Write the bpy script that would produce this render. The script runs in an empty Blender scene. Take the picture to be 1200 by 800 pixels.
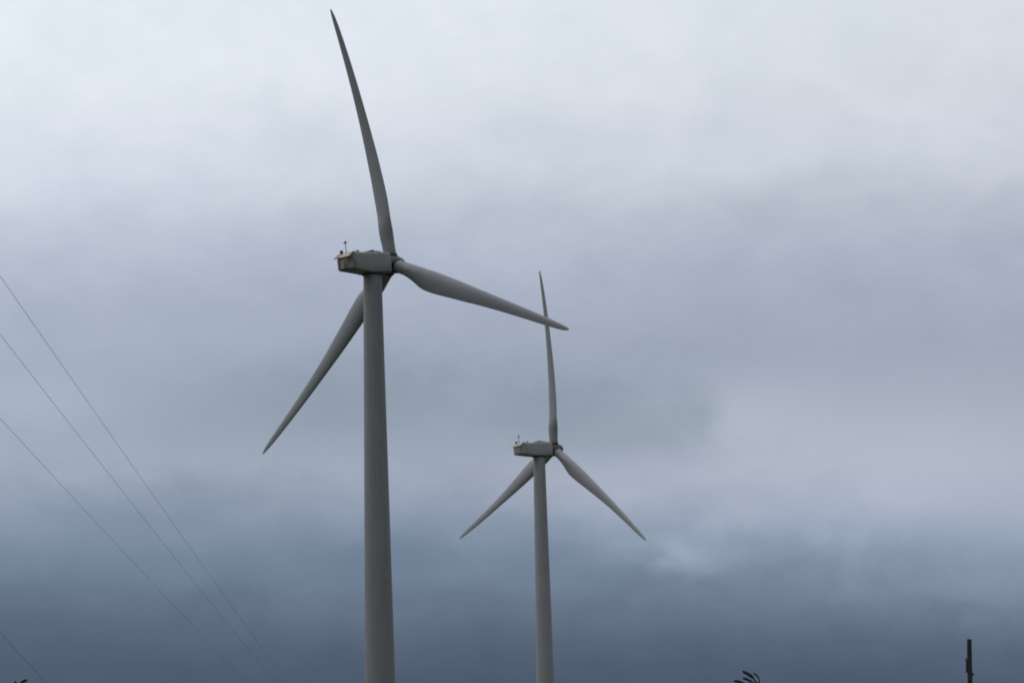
import bpy, bmesh, math, random
from mathutils import Vector, Matrix

scn = bpy.context.scene
COL = scn.collection
PI = math.pi

# ------------------------------------------------------------------ camera
F_PX = 3400.0                          # focal length in photo pixels (1200 wide): a 102 mm view
PITCH = math.atan(550 / F_PX)          # looking up at the rotors
ROLL = 0.0265                          # the hand-held camera leans about one and a half degrees
EYE = Vector((0, 0, 1.7))
FW = Vector((0, math.cos(PITCH), math.sin(PITCH)))
UP0 = Vector((0, -math.sin(PITCH), math.cos(PITCH)))
RT0 = Vector((1, 0, 0))
RT = RT0 * math.cos(ROLL) - UP0 * math.sin(ROLL)
UP = RT0 * math.sin(ROLL) + UP0 * math.cos(ROLL)

def at(px, py, y):
    """world point on the ray through a photo pixel, at ground distance y"""
    d = FW + RT * ((px - 600) / F_PX) + UP * ((400 - py) / F_PX)
    return EYE + d * (y / d.y)

cam_data = bpy.data.cameras.new('camera')
cam = bpy.data.objects.new('camera', cam_data)
COL.objects.link(cam)
M3 = Matrix((RT, UP, -FW)).transposed()
cam.matrix_world = Matrix.Translation(EYE) @ M3.to_4x4()
cam_data.sensor_width = 36
cam_data.lens = 36 * F_PX / 1200
cam_data.clip_start = 0.1
cam_data.clip_end = 30000
scn.camera = cam

# ------------------------------------------------------------------ world: an overcast deck over a daylight sky
SUN_AZ = math.radians(-58)             # ahead and to the left, behind the cloud
SUN_EL = math.radians(42)
SUN_DIR = Vector((math.sin(SUN_AZ) * math.cos(SUN_EL), math.cos(SUN_AZ) * math.cos(SUN_EL), math.sin(SUN_EL)))

world = bpy.data.worlds.new('World')
scn.world = world
world.use_nodes = True
wt = world.node_tree
wt.nodes.clear()

class NB:
    """small helper that writes node maths"""
    def __init__(self, t): self.t = t
    def n(self, kind, **kw):
        o = self.t.nodes.new(kind)
        for k, v in kw.items(): setattr(o, k, v)
        return o
    def l(self, a, b): self.t.links.new(a, b)
    def m(self, op, *args, clamp=False):
        o = self.n('ShaderNodeMath', operation=op)
        o.use_clamp = clamp
        for i, a in enumerate(args):
            if isinstance(a, (int, float)): o.inputs[i].default_value = a
            else: self.l(a, o.inputs[i])
        return o.outputs[0]
    def vm(self, op, *args):
        o = self.n('ShaderNodeVectorMath', operation=op)
        for i, a in enumerate(args):
            if isinstance(a, (int, float)): o.inputs['Scale'].default_value = a
            elif isinstance(a, (tuple, Vector)): o.inputs[i].default_value = tuple(a)
            else:
                self.l(a, o.inputs['Scale'] if (op == 'SCALE' and i == 1) else o.inputs[i])
        return o
    def noise(self, vec, scale, detail=4, rough=.5, dist=0):
        o = self.n('ShaderNodeTexNoise')
        o.inputs['Scale'].default_value = scale
        o.inputs['Detail'].default_value = detail
        o.inputs['Roughness'].default_value = rough
        o.inputs['Distortion'].default_value = dist
        self.l(vec, o.inputs['Vector'])
        return o
    def ramp(self, fac, stops, interp='LINEAR'):
        o = self.n('ShaderNodeValToRGB')
        e = o.color_ramp.elements
        o.color_ramp.interpolation = interp
        while len(e) < len(stops): e.new(0.5)
        for el, (p, c) in zip(e, stops):
            el.position = p
            el.color = (c[0], c[1], c[2], 1)
        self.l(fac, o.inputs['Fac'])
        return o.outputs['Color']

def lin(h):
    r = []
    for i in (0, 2, 4):
        v = int(h[i:i + 2], 16) / 255
        r.append(v / 12.92 if v <= .04045 else ((v + .055) / 1.055) ** 2.4)
    return tuple(r)

w = NB(wt)
tc = w.n('ShaderNodeTexCoord')
D = tc.outputs['Generated']
sep = w.n('ShaderNodeSeparateXYZ'); w.l(D, sep.inputs[0])
az = w.m('ARCTAN2', sep.outputs[0], sep.outputs[1])
el = w.m('ARCSINE', sep.outputs[2])
ae = w.n('ShaderNodeCombineXYZ'); w.l(az, ae.inputs[0]); w.l(el, ae.inputs[1])
# cloud layers are stretched along the horizon
st = w.n('ShaderNodeMapping'); w.l(D, st.inputs[0]); st.inputs['Scale'].default_value = (1, 1, 2.6)
st2 = w.n('ShaderNodeMapping'); w.l(D, st2.inputs[0]); st2.inputs['Scale'].default_value = (1, 1, 1.5)
n_big = w.noise(st.outputs[0], 9.0, 4, .5)
n_mid = w.noise(st2.outputs[0], 30.0, 5, .55, .3)
n_fine = w.noise(st2.outputs[0], 85.0, 4, .55)
cb = w.m('SUBTRACT', n_big.outputs['Fac'], .5)
cm = w.m('SUBTRACT', n_mid.outputs['Fac'], .5)
cf = w.m('SUBTRACT', n_fine.outputs['Fac'], .5)
warp = w.m('ADD', w.m('MULTIPLY', cb, .014), w.m('ADD', w.m('MULTIPLY', cm, .010), w.m('MULTIPLY', cf, .002)))
# the low dark bank lies a little askew: its top edge falls away to the right
skew = w.m('MULTIPLY', w.m('MULTIPLY', sep.outputs[0], .10), w.m('SUBTRACT', 1.0, w.m('DIVIDE', el, .135), clamp=True))
elw = w.m('ADD', w.m('ADD', el, skew), warp)
EL0, EL1 = -.02, .36
elf = w.m('DIVIDE', w.m('SUBTRACT', elw, EL0), EL1 - EL0)
def elp(y): return (PITCH + math.atan((400 - y) / F_PX) - EL0) / (EL1 - EL0)
DECK = [(990, '424f61'), (900, '455265'), (830, '4a596d'), (792, '4e5d73'), (760, '56647a'), (724, '606f84'), (690, '6d7d92'), (644, '7f8fa4'),
        (604, '94a1b5'), (564, '9fa9bb'), (520, '9faaba'), (480, '9da8b8'), (404, 'a3adbf'), (304, 'b1bacb'), (244, 'c0c8d5'), (200, 'cdd5e1'),
        (150, 'd4dbe6'), (100, 'dbe2eb'), (0, 'e0e7f0'), (-140, 'e4eaf3'), (-300, 'e6ebf4')]
deck = w.ramp(elf, [(elp(y), lin(h)) for y, h in DECK], 'CARDINAL')

def patch(px, py, wpx, hpx, amp, lean=0.0, hard=2.0):
    """one thicker or thinner piece of cloud, as a direction in the sky"""
    d = (FW + RT * ((px - 600) / F_PX) + UP * ((400 - py) / F_PX)).normalized()
    a0, e0 = math.atan2(d.x, d.y), math.asin(d.z)
    da = w.m('ADD', w.m('SUBTRACT', az, a0), w.m('MULTIPLY', cm, .05))
    de = w.m('ADD', w.m('SUBTRACT', el, e0), w.m('ADD', w.m('MULTIPLY', cm, .012), w.m('MULTIPLY', cf, .008)))
    if lean: de = w.m('ADD', de, w.m('MULTIPLY', da, lean))
    u = w.m('DIVIDE', da, wpx / F_PX); v = w.m('DIVIDE', de, hpx / F_PX)
    q = w.m('ADD', w.m('MULTIPLY', u, u), w.m('MULTIPLY', v, v))
    if hard != 2.0: q = w.m('POWER', q, hard / 2)
    return w.m('MULTIPLY', w.m('EXPONENT', w.m('MULTIPLY', q, -1.0)), amp)
PATCHES = [(1000, 525, 300, 95, .24), (895, 478, 80, 50, .12), (705, 488, 140, 46, -.13, 0, 4.0), (815, 522, 70, 26, -.09), (798, 653, 66, 18, .40, .10), (905, 628, 60, 18, -.07),
           (1190, 640, 140, 50, .16), (400, 470, 170, 45, -.13), (30, 470, 110, 40, .12), (330, 640, 260, 30, -.06),
           (250, 360, 260, 30, -.03), (760, 565, 170, 28, .07), (1200, 570, 260, 130, .16), (1200, 695, 170, 45, .32),
           (990, 622, 210, 40, .16), (1230, 300, 200, 200, .08), (170, 592, 280, 38, -.16), (100, 715, 170, 50, -.07), (540, 715, 160, 40, .05)]
tot = 0
for p in PATCHES: tot = w.m('ADD', tot, patch(*p))
# wispy unevenness of the whole deck
tot = w.m('ADD', tot, w.m('ADD', w.m('MULTIPLY', cm, .15), w.m('ADD', w.m('MULTIPLY', cf, .06), w.m('MULTIPLY', cb, .08))))
lum = w.m('ADD', 1.0, tot)
# the glow of the hidden sun: the deck is brightest round it and dims away from it
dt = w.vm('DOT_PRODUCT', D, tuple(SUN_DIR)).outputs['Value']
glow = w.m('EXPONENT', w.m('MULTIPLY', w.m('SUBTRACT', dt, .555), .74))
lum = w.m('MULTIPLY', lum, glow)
# thinner, brighter pieces of the deck are greyer, thicker ones bluer
hue = w.n('ShaderNodeCombineXYZ')
w.l(w.m('ADD', 1.0, w.m('MULTIPLY', tot, .15)), hue.inputs[0]); hue.inputs[1].default_value = 1.0
w.l(w.m('SUBTRACT', 1.0, w.m('MULTIPLY', tot, .08)), hue.inputs[2])
deck = w.vm('MULTIPLY', deck, hue.outputs[0]).outputs[0]
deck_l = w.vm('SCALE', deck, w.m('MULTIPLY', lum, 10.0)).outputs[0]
sky = w.n('ShaderNodeTexSky', sky_type='NISHITA')
sky.sun_disc = False
sky.sun_elevation = SUN_EL
sky.sun_rotation = SUN_AZ
mix = w.n('ShaderNodeMix', data_type='RGBA')
mix.inputs[0].default_value = .985          # cloud cover
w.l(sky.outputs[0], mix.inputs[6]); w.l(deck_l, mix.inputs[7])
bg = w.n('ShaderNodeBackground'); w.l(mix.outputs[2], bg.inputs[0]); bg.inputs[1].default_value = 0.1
wo = w.n('ShaderNodeOutputWorld'); w.l(bg.outputs[0], wo.inputs[0])

# ------------------------------------------------------------------ sun behind the overcast
sd = bpy.data.lights.new('sun', 'SUN')
sd.energy = 0.5
sd.angle = math.radians(40)
sd.color = (1.0, .96, .9)
so = bpy.data.objects.new('sun', sd); COL.objects.link(so)
so.rotation_euler = (-SUN_DIR).to_track_quat('-Z', 'Y').to_euler()
so.location = (-60, 60, 120)

scn.cycles.filter_width = 1.9
scn.view_settings.view_transform = 'Standard'
scn.view_settings.look = 'None'
scn.view_settings.exposure = 0
scn.view_settings.gamma = 1
scn.view_settings.use_curve_mapping = False

# ------------------------------------------------------------------ materials
def mat(name, base, rough=.5, var=.1, scale=1.0, build=None, bump=0.0, bscale=20, metal=0.0, spec=.35):
    m = bpy.data.materials.new(name); m.use_nodes = True
    t = m.node_tree; b = t.nodes['Principled BSDF']; k = NB(t)
    b.inputs['Roughness'].default_value = rough
    b.inputs['Metallic'].default_value = metal
    b.inputs['Specular IOR Level'].default_value = spec
    co = k.n('ShaderNodeTexCoord').outputs['Object']
    nz = k.noise(co, scale, 5, .6)
    c0 = tuple(max(0, x * (1 - var)) for x in base); c1 = tuple(x * (1 + var) for x in base)
    col = k.ramp(nz.outputs['Fac'], [(.3, c0), (.7, c1)])
    if build: col = build(k, co, col, b)
    k.l(col, b.inputs['Base Color'])
    if bump:
        bn = k.noise(co, bscale, 4, .6)
        bp = k.n('ShaderNodeBump'); bp.inputs['Strength'].default_value = bump; bp.inputs['Distance'].default_value = .02
        k.l(bn.outputs['Fac'], bp.inputs['Height']); k.l(bp.outputs[0], b.inputs['Normal'])
    return m

def over(k, base, col, fac):
    x = k.n('ShaderNodeMix', data_type='RGBA')
    k.l(fac, x.inputs[0]); k.l(base, x.inputs[6])
    if isinstance(col, tuple): x.inputs[7].default_value = (*col, 1)
    else: k.l(col, x.inputs[7])
    return x.outputs[2]

PAINT = (.196, .203, .207)
def streaks(amount, col=(.12, .105, .085), sc=(3.2, 3.2, .09)):
    def f(k, co, c, b):
        mp = k.n('ShaderNodeMapping'); k.l(co, mp.inputs[0]); mp.inputs['Scale'].default_value = sc
        s = k.noise(mp.outputs[0], 1.6, 5, .6)
        fac = k.ramp(s.outputs['Fac'], [(.5, (0, 0, 0)), (.75, (amount,) * 3)])
        return over(k, c, col, fac)
    return f

def rust_rear(amount):
    """rain streaks and rust that gather at the rear end of the nacelle shell"""
    def f(k, co, c, b):
        sp = k.n('ShaderNodeSeparateXYZ'); k.l(co, sp.inputs[0])
        mp = k.n('ShaderNodeMapping'); k.l(co, mp.inputs[0]); mp.inputs['Scale'].default_value = (1.7, 1.7, .7)
        s = k.noise(mp.outputs[0], 1.5, 5, .65, .4)
        near = k.n('ShaderNodeMapRange'); k.l(sp.outputs[1], near.inputs[0])
        near.inputs[1].default_value = -4.5; near.inputs[2].default_value = -5.5
        v = k.m('MULTIPLY', near.outputs[0], k.m('MULTIPLY', k.m('SUBTRACT', s.outputs['Fac'], .42, clamp=True), 8.0), clamp=True)
        c2 = over(k, c, (.115, .056, .020), k.m('MULTIPLY', v, amount))
        low = k.n('ShaderNodeMapRange'); k.l(sp.outputs[2], low.inputs[0])
        low.inputs[1].default_value = -.15; low.inputs[2].default_value = -.85
        s2 = k.noise(mp.outputs[0], .9, 4, .6)
        v2 = k.m('MULTIPLY', low.outputs[0], k.m('MULTIPLY', k.m('SUBTRACT', s2.outputs['Fac'], .3, clamp=True), 2.0), clamp=True)
        return over(k, c2, (.075, .062, .045), k.m('MULTIPLY', v2, amount))
    return f

def rust_patch(amount, side=0.0):
    """blotches of rust; side > 0 gathers them towards the left end of the piece"""
    def f(k, co, c, b):
        s = k.noise(co, 2.3, 5, .65, .3)
        sp = k.n('ShaderNodeSeparateXYZ'); k.l(co, sp.inputs[0])
        q = k.m('ADD', s.outputs['Fac'], k.m('MULTIPLY', sp.outputs[0], -side))
        v = k.ramp(q, [(.47, (0, 0, 0)), (.62, (amount,) * 3)])
        return over(k, c, (.12, .055, .022), v)
    return f

def blade_dirt(k, co, c, b):
    sp = k.n('ShaderNodeSeparateXYZ'); k.l(co, sp.inputs[0])
    mp = k.n('ShaderNodeMapping'); k.l(co, mp.inputs[0]); mp.inputs['Scale'].default_value = (2.2, 2.2, .35)
    s = k.noise(mp.outputs[0], 1.4, 5, .6)
    fac = k.ramp(s.outputs['Fac'], [(.52, (0, 0, 0)), (.78, (.3,) * 3)])
    c = over(k, c, (.11, .105, .095), fac)
    # grease thrown out from the hub onto the root
    rt = k.n('ShaderNodeMapRange'); k.l(sp.outputs[2], rt.inputs[0])
    rt.inputs[1].default_value = 3.4; rt.inputs[2].default_value = 1.0
    g = k.noise(mp.outputs[0], 2.6, 4, .6)
    v = k.m('MULTIPLY', rt.outputs[0], k.m('MULTIPLY', k.m('SUBTRACT', g.outputs['Fac'], .45, clamp=True), 2.2), clamp=True)
    return over(k, c, (.06, .05, .04), v)

def planks(k, co, c, b):
    mp = k.n('ShaderNodeMapping'); k.l(co, mp.inputs[0]); mp.inputs['Scale'].default_value = (16, 16, .5)
    s = k.noise(mp.outputs[0], 1.5, 5, .6)
    fac = k.ramp(s.outputs['Fac'], [(.4, (0, 0, 0)), (.65, (.7,) * 3)])
    return over(k, c, (.016, .015, .015), fac)

M = {
    'tower': mat('tower_paint', PAINT, .5, .06, .35, streaks(.28), .06, 3),
    'tower_b': mat('tower_paint_hazed', (.258, .265, .268), .5, .06, .4, streaks(.2), .06, 3),  # far tower: base colour lightened to stand in for haze
    'blade': mat('blade_gelcoat', (.225, .233, .238), .45, .05, .5, blade_dirt),
    'blade_b': mat('blade_gelcoat_hazed', (.295, .303, .308), .45, .05, .6, blade_dirt),  # far blades: same dirt, haze put in as a paler base colour
    'shell': mat('nacelle_shell_rusty', (.245, .25, .25), .5, .06, .8, rust_rear(.88), .05, 4),
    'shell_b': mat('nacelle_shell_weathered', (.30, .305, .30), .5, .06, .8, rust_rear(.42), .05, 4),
    'hood': mat('hood_cream_rusty', (.36, .31, .25), .55, .10, 1.2, rust_patch(.9, .34), .08, 5),
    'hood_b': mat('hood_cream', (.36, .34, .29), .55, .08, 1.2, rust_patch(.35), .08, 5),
    'hub': mat('hub_weathered', (.115, .11, .098), .55, .18, 1.5, rust_patch(.45), .08, 6),
    'dark': mat('dark_metal', (.045, .047, .05), .5, .15, 4, None, 0, 20, .3),
    'rusty': mat('rusty_steel', (.12, .062, .03), .8, .3, 6, None, .15, 20),
    'grease': mat('greasy_seal', (.028, .025, .022), .45, .25, 4),
    'steel': mat('galvanised_steel', (.26, .27, .28), .45, .1, 8, None, 0, 20, .6),
    'concrete': mat('concrete', (.30, .29, .27), .9, .12, 2, None, .3, 14),
    'wood': mat('creosoted_wood', (.031, .029, .029), .85, .25, 3, planks, .5, 22),
    'porcelain': mat('dark_porcelain', (.03, .027, .026), .4, .1, 5),
    'wire': mat('weathered_conductor', (.085, .09, .095), .6, .1, 2, None, 0, 20, .4),
    'reed': mat('dry_reed', (.017, .017, .018), .8, .35, 9),
    'reed_leaf': mat('reed_leaf', (.024, .027, .017), .7, .35, 9),
}

def ground_col(k, co, c, b):
    big = k.noise(co, .012, 5, .6)
    c = over(k, c, (.085, .068, .040), k.ramp(big.outputs['Fac'], [(.48, (0, 0, 0)), (.62, (.8,) * 3)]))
    fine = k.noise(co, 2.5, 5, .7)
    return over(k, c, (.030, .036, .016), k.ramp(fine.outputs['Fac'], [(.45, (0, 0, 0)), (.65, (.7,) * 3)]))
M['ground'] = mat('rough_pasture', (.050, .060, .026), .95, .25, .15, ground_col, .6, 3)
M['gravel'] = mat('crushed_stone', (.16, .15, .135), .95, .25, 1.8, None, .6, 9)

# ------------------------------------------------------------------ mesh helpers
def mesh_obj(name, verts, faces, material, parent=None, smooth=True, sharp=None):
    me = bpy.data.meshes.new(name)
    me.from_pydata([tuple(v) for v in verts], [], faces)
    me.materials.append(material)
    bm = bmesh.new(); bm.from_mesh(me)
    bmesh.ops.recalc_face_normals(bm, faces=bm.faces)
    for f in bm.faces: f.smooth = smooth
    if smooth:
        lim = math.radians(sharp or 40)
        for e in bm.edges:
            if len(e.link_faces) == 2 and e.calc_face_angle(0) > lim: e.smooth = False
    bm.to_mesh(me); bm.free()
    o = bpy.data.objects.new(name, me)
    COL.objects.link(o)
    if parent: o.parent = parent
    return o

class MB:
    def __init__(self): self.v = []; self.f = []
    def loft(self, rings, cap=True, closed=True):
        b = len(self.v); n = len(rings[0])
        for r in rings: self.v += [tuple(p) for p in r]
        for i in range(len(rings) - 1):
            for j in range(n if closed else n - 1):
                a = b + i * n + j; c = b + i * n + (j + 1) % n
                self.f.append((a, c, c + n, a + n))
        if cap:
            self.f.append(tuple(b + j for j in range(n))[::-1])
            self.f.append(tuple(b + (len(rings) - 1) * n + j for j in range(n)))
        return self
    def lathe(self, prof, seg=32, axis='Z', org=(0, 0, 0)):
        rings = []
        for r, h in prof:
            ring = []
            for j in range(seg):
                a = 2 * PI * j / seg; c, s = r * math.cos(a), r * math.sin(a)
                p = {'Z': (c, s, h), 'Y': (c, h, s), 'X': (h, c, s)}[axis]
                ring.append((p[0] + org[0], p[1] + org[1], p[2] + org[2]))
            rings.append(ring)
        return self.loft(rings)
    def tube(self, pts, rad, seg=8):
        pts = [Vector(p) for p in pts]
        rings = []
        for i, p in enumerate(pts):
            t = (pts[min(i + 1, len(pts) - 1)] - pts[max(i - 1, 0)]).normalized()
            ref = Vector((0, 0, 1)) if abs(t.z) < .9 else Vector((1, 0, 0))
            a = t.cross(ref).normalized(); b = a.cross(t)
            r = rad[i] if isinstance(rad, (list, tuple)) else rad
            rings.append([p + a * (r * math.cos(2 * PI * j / seg)) + b * (r * math.sin(2 * PI * j / seg)) for j in range(seg)])
        return self.loft(rings)
    def box(self, c, s, bev=0.0):
        x, y, z = (q / 2 for q in s)
        if bev <= 0: bev = min(x, y, z) * .12
        rings = []
        for dz, ins in ((-z, bev), (-z + bev, 0), (z - bev, 0), (z, bev)):
            X, Y = x - ins, y - ins
            rings.append([(c[0] + sx, c[1] + sy, c[2] + dz) for sx, sy in
                          ((X - bev, -Y), (X, -Y + bev), (X, Y - bev), (X - bev, Y), (-X + bev, Y), (-X, Y - bev), (-X, -Y + bev), (-X + bev, -Y))])
        return self.loft(rings)
    def build(self, name, material, parent=None, smooth=True, sharp=None):
        return mesh_obj(name, self.v, self.f, material, parent, smooth, sharp)

def empty(name, loc, rz=0.0):
    o = bpy.data.objects.new(name, None)
    o.empty_display_size = .5
    o.location = loc; o.rotation_euler = (0, 0, rz)
    COL.objects.link(o)
    return o

def tag(o, label, cat, group=None):
    o['label'] = label; o['category'] = cat
    if group: o['group'] = group
    return o

# ------------------------------------------------------------------ ground: one sheet out to the horizon
def ground():
    rng = random.Random(4)
    vs, fs = [], []
    radii = [0, 6, 14, 26, 45, 70, 105, 150, 210, 290, 400, 560, 800, 1200, 2000, 3500, 6000, 10000]
    seg = 72
    vs.append((0, 0, 0))
    for r in radii[1:]:
        for j in range(seg):
            a = 2 * PI * j / seg
            vs.append((r * math.cos(a), r * math.sin(a), 0))
    for j in range(seg): fs.append((0, 1 + j, 1 + (j + 1) % seg))
    for i in range(len(radii) - 2):
        for j in range(seg):
            a = 1 + i * seg + j; c = 1 + i * seg + (j + 1) % seg
            fs.append((a, a + seg, c + seg, c))
    o = mesh_obj('ground', vs, fs, M['ground'])
    o['kind'] = 'structure'
ground()

# ------------------------------------------------------------------ wind turbines
R_BLADE = 23.5
CHORD = [(.030, 1.12, 1.0), (.060, 1.12, 1.0), (.085, 1.16, .93), (.11, 1.30, .76), (.14, 1.50, .58), (.17, 1.72, .45), (.20, 1.84, .38),
         (.235, 1.87, .33), (.28, 1.81, .30), (.34, 1.67, .27), (.41, 1.53, .25), (.5, 1.30, .23), (.6, 1.10, .21), (.7, .94, .195),
         (.8, .79, .18), (.88, .66, .17), (.93, .55, .165), (.965, .43, .16), (.985, .30, .16), (.995, .18, .16), (1.0, .07, .16)]

def blade_mesh(flex, cone, material, parent):
    n = 40
    rings = []
    # finer stations
    st_ = []
    for i in range(len(CHORD) - 1):
        a, b = CHORD[i], CHORD[i + 1]
        k = 3 if b[0] - a[0] > .02 else 1
        for q in range(k): st_.append(tuple(a[m] + (b[m] - a[m]) * q / k for m in range(3)))
    st_.append(CHORD[-1])
    for fr, ch, tr in st_:
        r = fr * R_BLADE
        blend = min(1, max(0, (fr - .06) / .14)); blend = blend * blend * (3 - 2 * blend)
        tw = math.radians(16) * max(0, 1 - fr) ** 2.2 * blend + math.radians(1.0)
        ax = .5 + (.325 - .5) * blend            # where the pitch axis sits along the chord
        defl = cone * r - flex * fr ** 2.2
        ring = []
        for j in range(n):
            t = 2 * PI * j / n
            x = .5 * (1 + math.cos(t))           # 1 = trailing edge, 0 = leading edge
            yc = .5 * math.sin(t)
            # aerofoil half thickness (closed trailing edge)
            th = 5 * (.2969 * math.sqrt(max(x, 0)) - .126 * x - .3516 * x * x + .2843 * x ** 3 - .1036 * x ** 4)
            camb = .035 * 4 * x * (1 - x)
            ya = math.copysign(th, math.sin(t)) * tr + camb if abs(math.sin(t)) > 1e-6 else camb
            yy = (yc * (1 - blend) + ya * blend) * ch
            xx = (x - ax) * ch
            # chord runs leading (-X) to trailing (+X); suction side is downwind (-Y)
            X = xx * math.cos(tw) + 0 * yy
            Y = -xx * math.sin(tw)
            X += -yy * math.sin(tw); Y += -yy * math.cos(tw)
            ring.append((X, Y + defl, r))
        rings.append(ring)
    mb = MB(); mb.loft(rings)
    return mb.build('blade', material, parent, True, 50)

def rounded_section(hw, top, bot, y, rt=.22, rb=.16, n=5):
    """cross-section ring of the nacelle, in the plane y"""
    pts = []
    for cx, cz, r, a0 in ((hw - rt, top - rt, rt, 0), (-hw + rt, top - rt, rt, 90), (-hw + rb, bot + rb, rb, 180), (hw - rb, bot + rb, rb, 270)):
        for i in range(n + 1):
            a = math.radians(a0 + 90 * i / n)
            pts.append((cx + r * math.cos(a), y, cz + r * math.sin(a)))
    return pts

def turbine(hub, yaw, tilt, azim, flex, cone, kd, L, dn, mats, label):
    """hub: centre of the rotor; yaw: heading of the rotor axis; kd: tower thickness factor"""
    base = Vector((hub.x - L * math.cos(tilt) * math.sin(yaw), hub.y - L * math.cos(tilt) * math.cos(yaw), 0))
    root = empty('wind_turbine', base, -yaw)
    tag(root, label, 'wind turbine', 'wind turbines')
    HT = Matrix.Translation((0, L * math.cos(tilt), hub.z)) @ Matrix.Rotation(tilt, 4, 'X')
    ttop = hub.z - L * math.sin(tilt) - .86
    # foundation and tower
    MB().lathe([(3.4, -.3), (3.4, .10), (3.3, .16), (1.9, .18)], 48).build('foundation', M['concrete'], root)
    dia = lambda z: (1.60 + (47 - z) * .0282) * kd
    prof = []
    N = 60
    for i in range(N + 1):
        z = .18 + (ttop - .18) * i / N
        prof.append((dia(z) / 2, z))
    tw = MB().lathe(prof, 72).build('tower', mats['tower'], root, True, 60)
    for z in (15.6, 31.2):
        MB().lathe([(dia(z) / 2 + .002, z - .045), (dia(z) / 2 + .004, z - .04), (dia(z) / 2 + .004, z + .04), (dia(z) / 2 + .002, z + .045)], 72).build('flange_seam', mats['tower'], tw, True, 30)
    d0 = dia(1.6) / 2
    dr = MB(); dr.box((0, -d0 - .01, 1.75), (.86, .22, 2.1), .05); dr.build('door', M['steel'], tw)
    stp = MB()
    for i in range(3): stp.box((0, -d0 - .35 - .26 * i, .62 - .2 * i), (.95, .26, .05), .012)
    for sx in (-.46, .46): stp.tube([(sx, -d0 - 1.0, .18), (sx, -d0 - .2, .8), (sx, -d0 - .2, 1.7)], .025)
    stp.build('door_steps', M['steel'], tw)
    yr = MB().lathe([(.86 * kd, -.16), (.95 * kd, -.12), (.95 * kd, .10), (.8 * kd, .14)], 48, 'Z', (0, 0, ttop)).build('yaw_ring', M['grease'], root)
    # nacelle, in rotor-axis coordinates: x across, y along the axis, origin at the rotor centre
    D2 = lambda y: y + dn if y < -3.5 else y
    NY = [(-6.24, .50, .50, -.42), (-6.21, .66, .53, -.47), (-6.13, .79, .58, -.51), (-5.98, .88, .70, -.54), (-5.72, .935, .90, -.575), (-5.0, .945, .91, -.66), (-3.9, .95, .92, -.80), (-3.1, .95, .92, -.86), (-1.7, .95, .92, -.87),
          (-.98, .94, .90, -.86), (-.85, .89, .84, -.80), (-.80, .80, .74, -.70)]
    NY = [(D2(a_), b_, c_, d_) for a_, b_, c_, d_ in NY]
    nb = MB(); nb.loft([rounded_section(hw, tp, bt, y, min(.20, (tp - bt) * .2), .15) for y, hw, tp, bt in NY])
    nac = nb.build('nacelle', mats['shell'], root, True, 28); nac.matrix_local = HT
    # sloping rear hood with its lip
    hd = MB()
    prof_h = [(-6.34, .50), (-6.335, .56), (-6.24, .64), (-5.78, .955), (-5.40, .965), (-5.40, .925), (-5.74, .915), (-6.10, .62), (-6.18, .54)]
    xs = [-.99, -.96, -.5, 0, .5, .96, .99]
    rings = []
    for x in xs:
        k = 1 if abs(x) < .97 else .975
        rings.append([(x, y + dn, z if k == 1 else z - .012) for y, z in prof_h])
    hd.loft(rings); hd.build('rear_hood', mats['hood'], nac, True, 25)
    # roof hatch, half open
    ht = MB()
    ht.loft([[(-.45, y, .90), (.45, y, .90), (.45, y, h), (.38, y, h + .04), (-.38, y, h + .04), (-.45, y, h)] for y, h in ((-2.7, 1.0), (-2.62, 1.06), (-2.0, 1.07), (-1.5, 1.02), (-1.3, .95))])
    hat = ht.build('roof_hatch', mats['shell'], nac, True, 25)
    hl = MB(); hl.loft([[(-.50, y, z0), (.50, y, z0), (.50, y, z0 + .05), (-.50, y, z0 + .05)] for y, z0 in ((-2.8, 1.02), (-2.6, 1.10), (-2.3, 1.12))]); hl.build('hatch_cover', M['dark'], nac, False)
    dm = MB().lathe([(.17, .88), (.17, 1.05), (.15, 1.13), (.09, 1.19), (.03, 1.21)], 24, 'Z', (.1, -4.5 + dn, 0)); dm.build('vent_dome', mats['shell'], nac, True, 50)
    # wind sensor mast
    ms = MB()
    my = -5.75 + dn
    ms.lathe([(.07, .86), (.07, .98), (.035, 1.0), (.03, 1.72), (.06, 1.74), (.10, 1.80), (.10, 1.86), (.05, 1.90), (.02, 1.93), (.013, 2.10)], 12, 'Z', (.05, my, 0))
    ms.tube([(-.11, my, 1.80), (.21, my, 1.80)], .02, 8)
    for sx in (-.12, .22):
        ms.lathe([(.02, 1.76), (.05, 1.78), (.05, 1.83), (.02, 1.86)], 10, 'Z', (sx, my, 0))
    ms.build('wind_sensor_mast', M['dark'], nac, True, 40)
    bc = MB().lathe([(.09, .84), (.09, .98), (.14, 1.0), (.15, 1.16), (.11, 1.23), (.03, 1.25)], 16, 'Z', (-.60, -5.72 + dn, 0)); bc.build('beacon_lamp', M['dark'], nac, True, 50)
    # hub
    hb = MB().lathe([(.42, -1.06), (.62, -1.02), (.66, -.86), (.70, -.62), (.80, -.45), (.84, 0), (.80, .45), (.68, .66)], 48, 'Y')
    hubo = hb.build('hub', M['hub'], root, True, 50); hubo.matrix_local = HT
    sp = MB().lathe([(.66, .64), (.67, .70), (.60, .98), (.46, 1.22), (.26, 1.38), (.06, 1.43)], 40, 'Y').build('spinner', M['hub'], hubo, True, 60)
    sl = MB().lathe([(.72, -1.0), (.80, -.97), (.80, -.80), (.72, -.78)], 40, 'Y').build('shaft_seal', M['grease'], hubo, True, 50)
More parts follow.
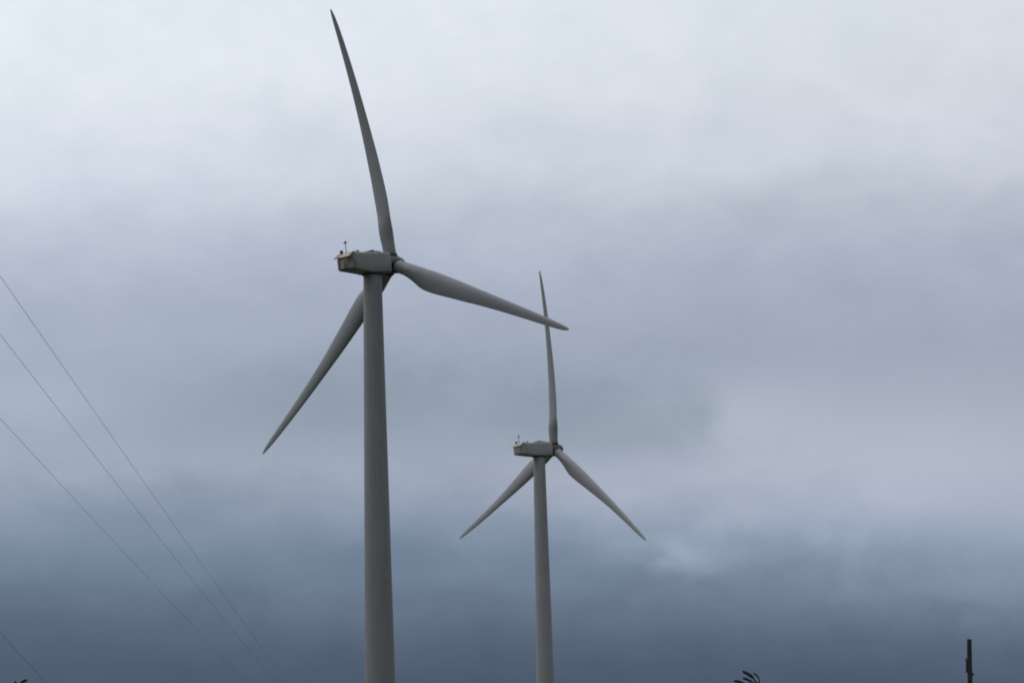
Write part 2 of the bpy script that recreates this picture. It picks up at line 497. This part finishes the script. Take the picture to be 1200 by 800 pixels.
    for i in range(3):
        B = blade_mesh(flex, cone, mats['blade'], root)
        MX = HT @ Matrix.Rotation(azim + i * 2 * PI / 3, 4, 'Y')
        B.matrix_local = MX
        cl = MB().lathe([(.53, .50), (.63, .56), (.65, .62), (.65, .80), (.61, .86), (.55, .88)], 40, 'Z').build('root_collar', M['grease'], B, True, 35)
    return root

turbine(at(459.03, 309.60, 247.870), .80337, .10377, -.14517, 1.9913, .03260, 1.0, 2.25, .60,
        {'tower': M['tower'], 'blade': M['blade'], 'shell': M['shell'], 'hood': M['hood']},
        'nearest and tallest grey wind turbine with rust stains at the rear of its nacelle')
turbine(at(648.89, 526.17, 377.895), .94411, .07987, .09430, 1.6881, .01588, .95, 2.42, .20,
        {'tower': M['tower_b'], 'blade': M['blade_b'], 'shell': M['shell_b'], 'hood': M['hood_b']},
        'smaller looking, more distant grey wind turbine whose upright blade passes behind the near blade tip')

# crushed stone pads round the towers
for k, (x, y) in enumerate(((-11.9, 246.3), (3.15, 376.5))):
    pts = []
    rng = random.Random(k)
    n = 36
    o = mesh_obj('gravel_pad', [(x, y, .012)] + [(x + (8.5 + rng.uniform(-.6, .6)) * math.cos(2 * PI * j / n), y + (8.5 + rng.uniform(-.6, .6)) * math.sin(2 * PI * j / n), .006) for j in range(n)],
                 [(0, 1 + j, 1 + (j + 1) % n) for j in range(n)], M['gravel'])
    o['kind'] = 'structure'

# ------------------------------------------------------------------ utility poles
def pole_shaft(h, r0, r1, seed, parent, split_top=True):
    rng = random.Random(seed)
    prof, seg, N = [], 20, 26
    rings = []
    for i in range(N + 1):
        z = -.4 + (h + .4) * i / N
        r = r0 + (r1 - r0) * max(0, z) / h
        ring = []
        for j in range(seg):
            a = 2 * PI * j / seg
            rr = r * (1 + .03 * math.sin(3 * a + seed) + rng.uniform(-.02, .02))
            zz = z
            if i == N and split_top: zz += .06 * math.cos(2 * a + 1.0) + rng.uniform(-.02, .02)
            ring.append((rr * math.cos(a) + .012 * math.sin(z * .9 + seed), rr * math.sin(a) + .01 * math.cos(z * .7), zz))
        rings.append(ring)
    mb = MB().loft(rings)
    return mb.build('pole_shaft', M['wood'], parent, True, 35)

def insulator(x, y, z, parent):
    MB().lathe([(.012, -.14), (.012, 0), (.045, .01), (.06, .03), (.035, .06), (.055, .08), (.05, .11), (.028, .13), (.02, .15)], 14, 'Z', (x, y, z)).build('insulator', M['porcelain'], parent)

# the pole at the right edge of the view, a bare top with a secondary rack down its side
PY = 136.0
ptop = at(1135.6, 748.3, PY)
LEAN = .040
rp = tag(empty('utility_pole', (ptop.x + .02 - ptop.z * math.sin(LEAN), PY, 0)), 'bare dark wooden pole with a small rack on its side, at the lower right', 'pole')
rp.rotation_euler = (0, LEAN, 0)
pole_shaft(ptop.z, .15, .108, 3, rp, False)
rk = MB()
rk.box((-.145, -.02, ptop.z - 1.23), (.075, .07, .62), .01)
rk.tube([(-.05, 0, ptop.z - .97), (-.235, -.02, ptop.z - .90)], .032)
rk.tube([(-.05, 0, ptop.z - 1.5), (-.23, -.02, ptop.z - 1.53)], .02)
rack = rk.build('side_rack', M['dark'], rp)
for i in range(3):
    MB().lathe([(.03, -.06), (.055, -.05), (.032, -.01), (.032, .01), (.055, .05), (.03, .06)], 14, 'Z', (-.158, -.03, ptop.z - 1.06 - .19 * i)).build('spool', M['porcelain'], rack)
kb = MB(); kb.box((.13, -.02, ptop.z - 1.62), (.10, .09, .13), .02); kb.build('bracket', M['dark'], rp)

# three-phase line: from a pole beside the camera to one beyond the hedge, both out of the picture
NEAR = (-7.476, 8.0); FAR = (-14.665, 185.0)
ZN, ZF, SAG = 11.129, 9.093, .225
XN = (-6.732, -7.476, -8.775); XF = (-14.007, -14.665, -16.226)
def line_pole(xy, ztop, xs, label):
    r = tag(empty('utility_pole', (xy[0], xy[1], 0)), label, 'pole')
    pole_shaft(ztop - .2, .17, .11, int(ztop * 10), r, False)
    a = MB(); cx = (xs[0] + xs[2]) / 2 - xy[0]
    a.box((cx, -.17, ztop - .33), (xs[0] - xs[2] + .3, .10, .12), .012)
    arm = a.build('crossarm', M['wood'], r)
    for s in (-1, 1):
        b = MB(); b.tube([(s * .55 + cx * .5, -.23, ztop - .36), (0, -.15, ztop - .95)], .018); b.build('arm_brace', M['steel'], r)
    for x in xs: insulator(x - xy[0], -.17, ztop - .16, arm)
    return r
line_pole(NEAR, ZN, XN, 'tall wooden power pole beside the viewpoint, carrying the near end of the three wires')
line_pole(FAR, ZF, XF, 'wooden power pole with a crossarm below the far end of the three wires')

def wire(p0, p1, sag, rad, label, n=90):
    p0, p1 = Vector(p0), Vector(p1)
    pts = []
    for i in range(n + 1):
        s = i / n
        p = p0.lerp(p1, s); p.z -= 4 * sag * s * (1 - s)
        pts.append(p)
    o = MB().tube(pts, rad, 6).build('overhead_wire', M['wire'])
    return tag(o, label, 'wire', 'overhead wires at the left')
LB = ('thin overhead wire at left, the uppermost of the four', 'thin overhead wire at left, second from the top of the four', 'thin overhead wire at left, third from the top of the four')
for i in range(3):
    wire((XN[i], NEAR[1] - .17, ZN), (XF[i], FAR[1] - .17, ZF), SAG, .0041, LB[i])
# a service wire leaves the same pole lower down
SP = (-22.5, 170.0)
wire((NEAR[0] - .16, NEAR[1], 9.5), (SP[0], SP[1] - .2, 4.5), .4, .0050, 'lowest overhead wire, a short piece in the bottom left corner')
sp_ = tag(empty('utility_pole', (SP[0], SP[1], 0)), 'short wooden service pole at the end of the lowest wire', 'pole')
pole_shaft(4.75, .13, .10, 9, sp_, False)
insulator(0, -.2, 4.4, sp_)
nb_ = MB(); nb_.tube([(0, -.05, 4.3), (0, -.2, 4.28)], .02); nb_.build('bracket', M['steel'], sp_)

# ------------------------------------------------------------------ wind-bent reeds whose tips reach into the bottom of the view
def reed(parent, foot, pts, r0, r1, plume=0.0, seed=0):
    """one stem: foot on the ground, then bending through pts to its tip"""
    rng = random.Random(seed)
    P = [Vector(foot)] + [Vector(p) for p in pts]
    # Catmull-Rom
    path = []
    for i in range(len(P) - 1):
        a = P[max(i - 1, 0)]; b = P[i]; c = P[i + 1]; d = P[min(i + 2, len(P) - 1)]
        for k in range(8):
            t = k / 8
            path.append(.5 * ((2 * b) + (c - a) * t + (2 * a - 5 * b + 4 * c - d) * t * t + (3 * b - a - 3 * c + d) * t ** 3))
    path.append(P[-1])
    n = len(path)
    rad = []
    for i in range(n):
        s = i / (n - 1)
        r = r0 + (r1 - r0) * s
        if plume and s > .72:
            u = (s - .72) / .28
            r += plume * math.sin(PI * min(1, u * .93 + .05)) ** .7 * (1 + rng.uniform(-.25, .25))
        rad.append(max(.0015, r))
    MB().tube(path, rad, 7).build('reed_stem', M['reed'], parent, True, 60)

def reed_leaf(parent, root, d, length, width, droop):
    root = Vector(root); d = Vector(d).normalized()
    side = d.cross(Vector((0, 0, 1)))
    if side.length < 1e-3: side = Vector((0, 1, 0))
    side.normalize()
    vs, fs = [], []
    n = 9
    for i in range(n + 1):
        s = i / n
        p = root + d * (length * s) + Vector((0, 0, 1)) * (-droop * s * s * length)
        wd = width * (math.sin(PI * min(.97, .12 + .88 * s)) ** .7) * .5
        vs += [p - side * wd + Vector((0, 0, wd * .5)), p - Vector((0, 0, .001)), p + side * wd + Vector((0, 0, wd * .5)), p - Vector((0, 0, .006))]
    for i in range(n):
        for j in range(4):
            a = 4 * i + j; b = 4 * i + (j + 1) % 4
            fs.append((a, b, b + 4, a + 4))
    mesh_obj('leaf', vs, fs, M['reed_leaf'], parent, True, 60)

def clump(y, stems, label, seed, extra=10, lean=-1):
    """stems: lists of photo pixels (bottom to tip) for the tips that show; the rest of the clump stands below the view"""
    c = at(*stems[0][0], y)
    root = empty('reed_clump', (c.x + .25 * -lean, y, 0))
    tag(root, label, 'reeds', 'wind-bent reeds')
    o = Vector((root.location.x, root.location.y, 0))
    rng = random.Random(seed)
    for i, s in enumerate(stems):
        yy = y + rng.uniform(-.15, .15)
        pts = [at(px, py, yy) - o for px, py in s[:-1]]
        rr, plume = s[-1]
        b0 = pts[0]
        foot = Vector((rng.uniform(-.22, .22), rng.uniform(-.2, .2), -.05))
        mid = foot.lerp(b0, .6) + Vector((-lean * .08, 0, .12))
        reed(root, foot, [mid] + pts, .009, rr, plume, seed + i)
    top = min(p.z for p in [at(600, 803, y)])
    for i in range(extra):
        foot = Vector((rng.uniform(-.35, .35), rng.uniform(-.3, .3), -.05))
        h = top * rng.uniform(.55, .86)
        tip = foot + Vector((lean * rng.uniform(.1, .5), rng.uniform(-.2, .2), h))
        mid = foot.lerp(tip, .6) + Vector((-lean * .07, 0, .15))
        reed(root, foot, [mid, tip], .008, .003, rng.choice((0, .012)), seed * 7 + i)
        for q in range(3):
            a = rng.uniform(0, 2 * PI)
            reed_leaf(root, foot.lerp(mid, rng.uniform(.2, .9)), (math.cos(a) + lean * .8, math.sin(a), rng.uniform(.6, 1.2)), rng.uniform(.5, .8), .028, rng.uniform(.3, .7))

clump(26.0, [
    [(892, 815), (886, 799), (880, 791.5), (870, 785.8), (.0055, .0085)],
    [(893, 815), (890, 797), (887.5, 791.5), (882.5, 787.8), (.004, .003)],
    [(889, 815), (880, 800), (876, 795.8), (870.5, 794.0), (.0055, .007)],
    [(884, 815), (874, 802), (868, 798.8), (860, 797.2), (.0055, .008)],
    [(890, 814), (885, 801.5), (880, 797), (875, 795.5), (.003, .003)],
], 'dark wind-bent reed tips leaning left, at the bottom edge right of the towers', 5)
clump(26.0, [
    [(20, 816), (23, 801.5), (26.5, 798.2), (31.8, 796.2), (.0055, .009)],
    [(14, 815), (16, 804), (17.5, 800.2), (18.8, 797.6), (.0045, .007)],
], 'dark reed tips just showing in the bottom left corner', 11, 8, 1)
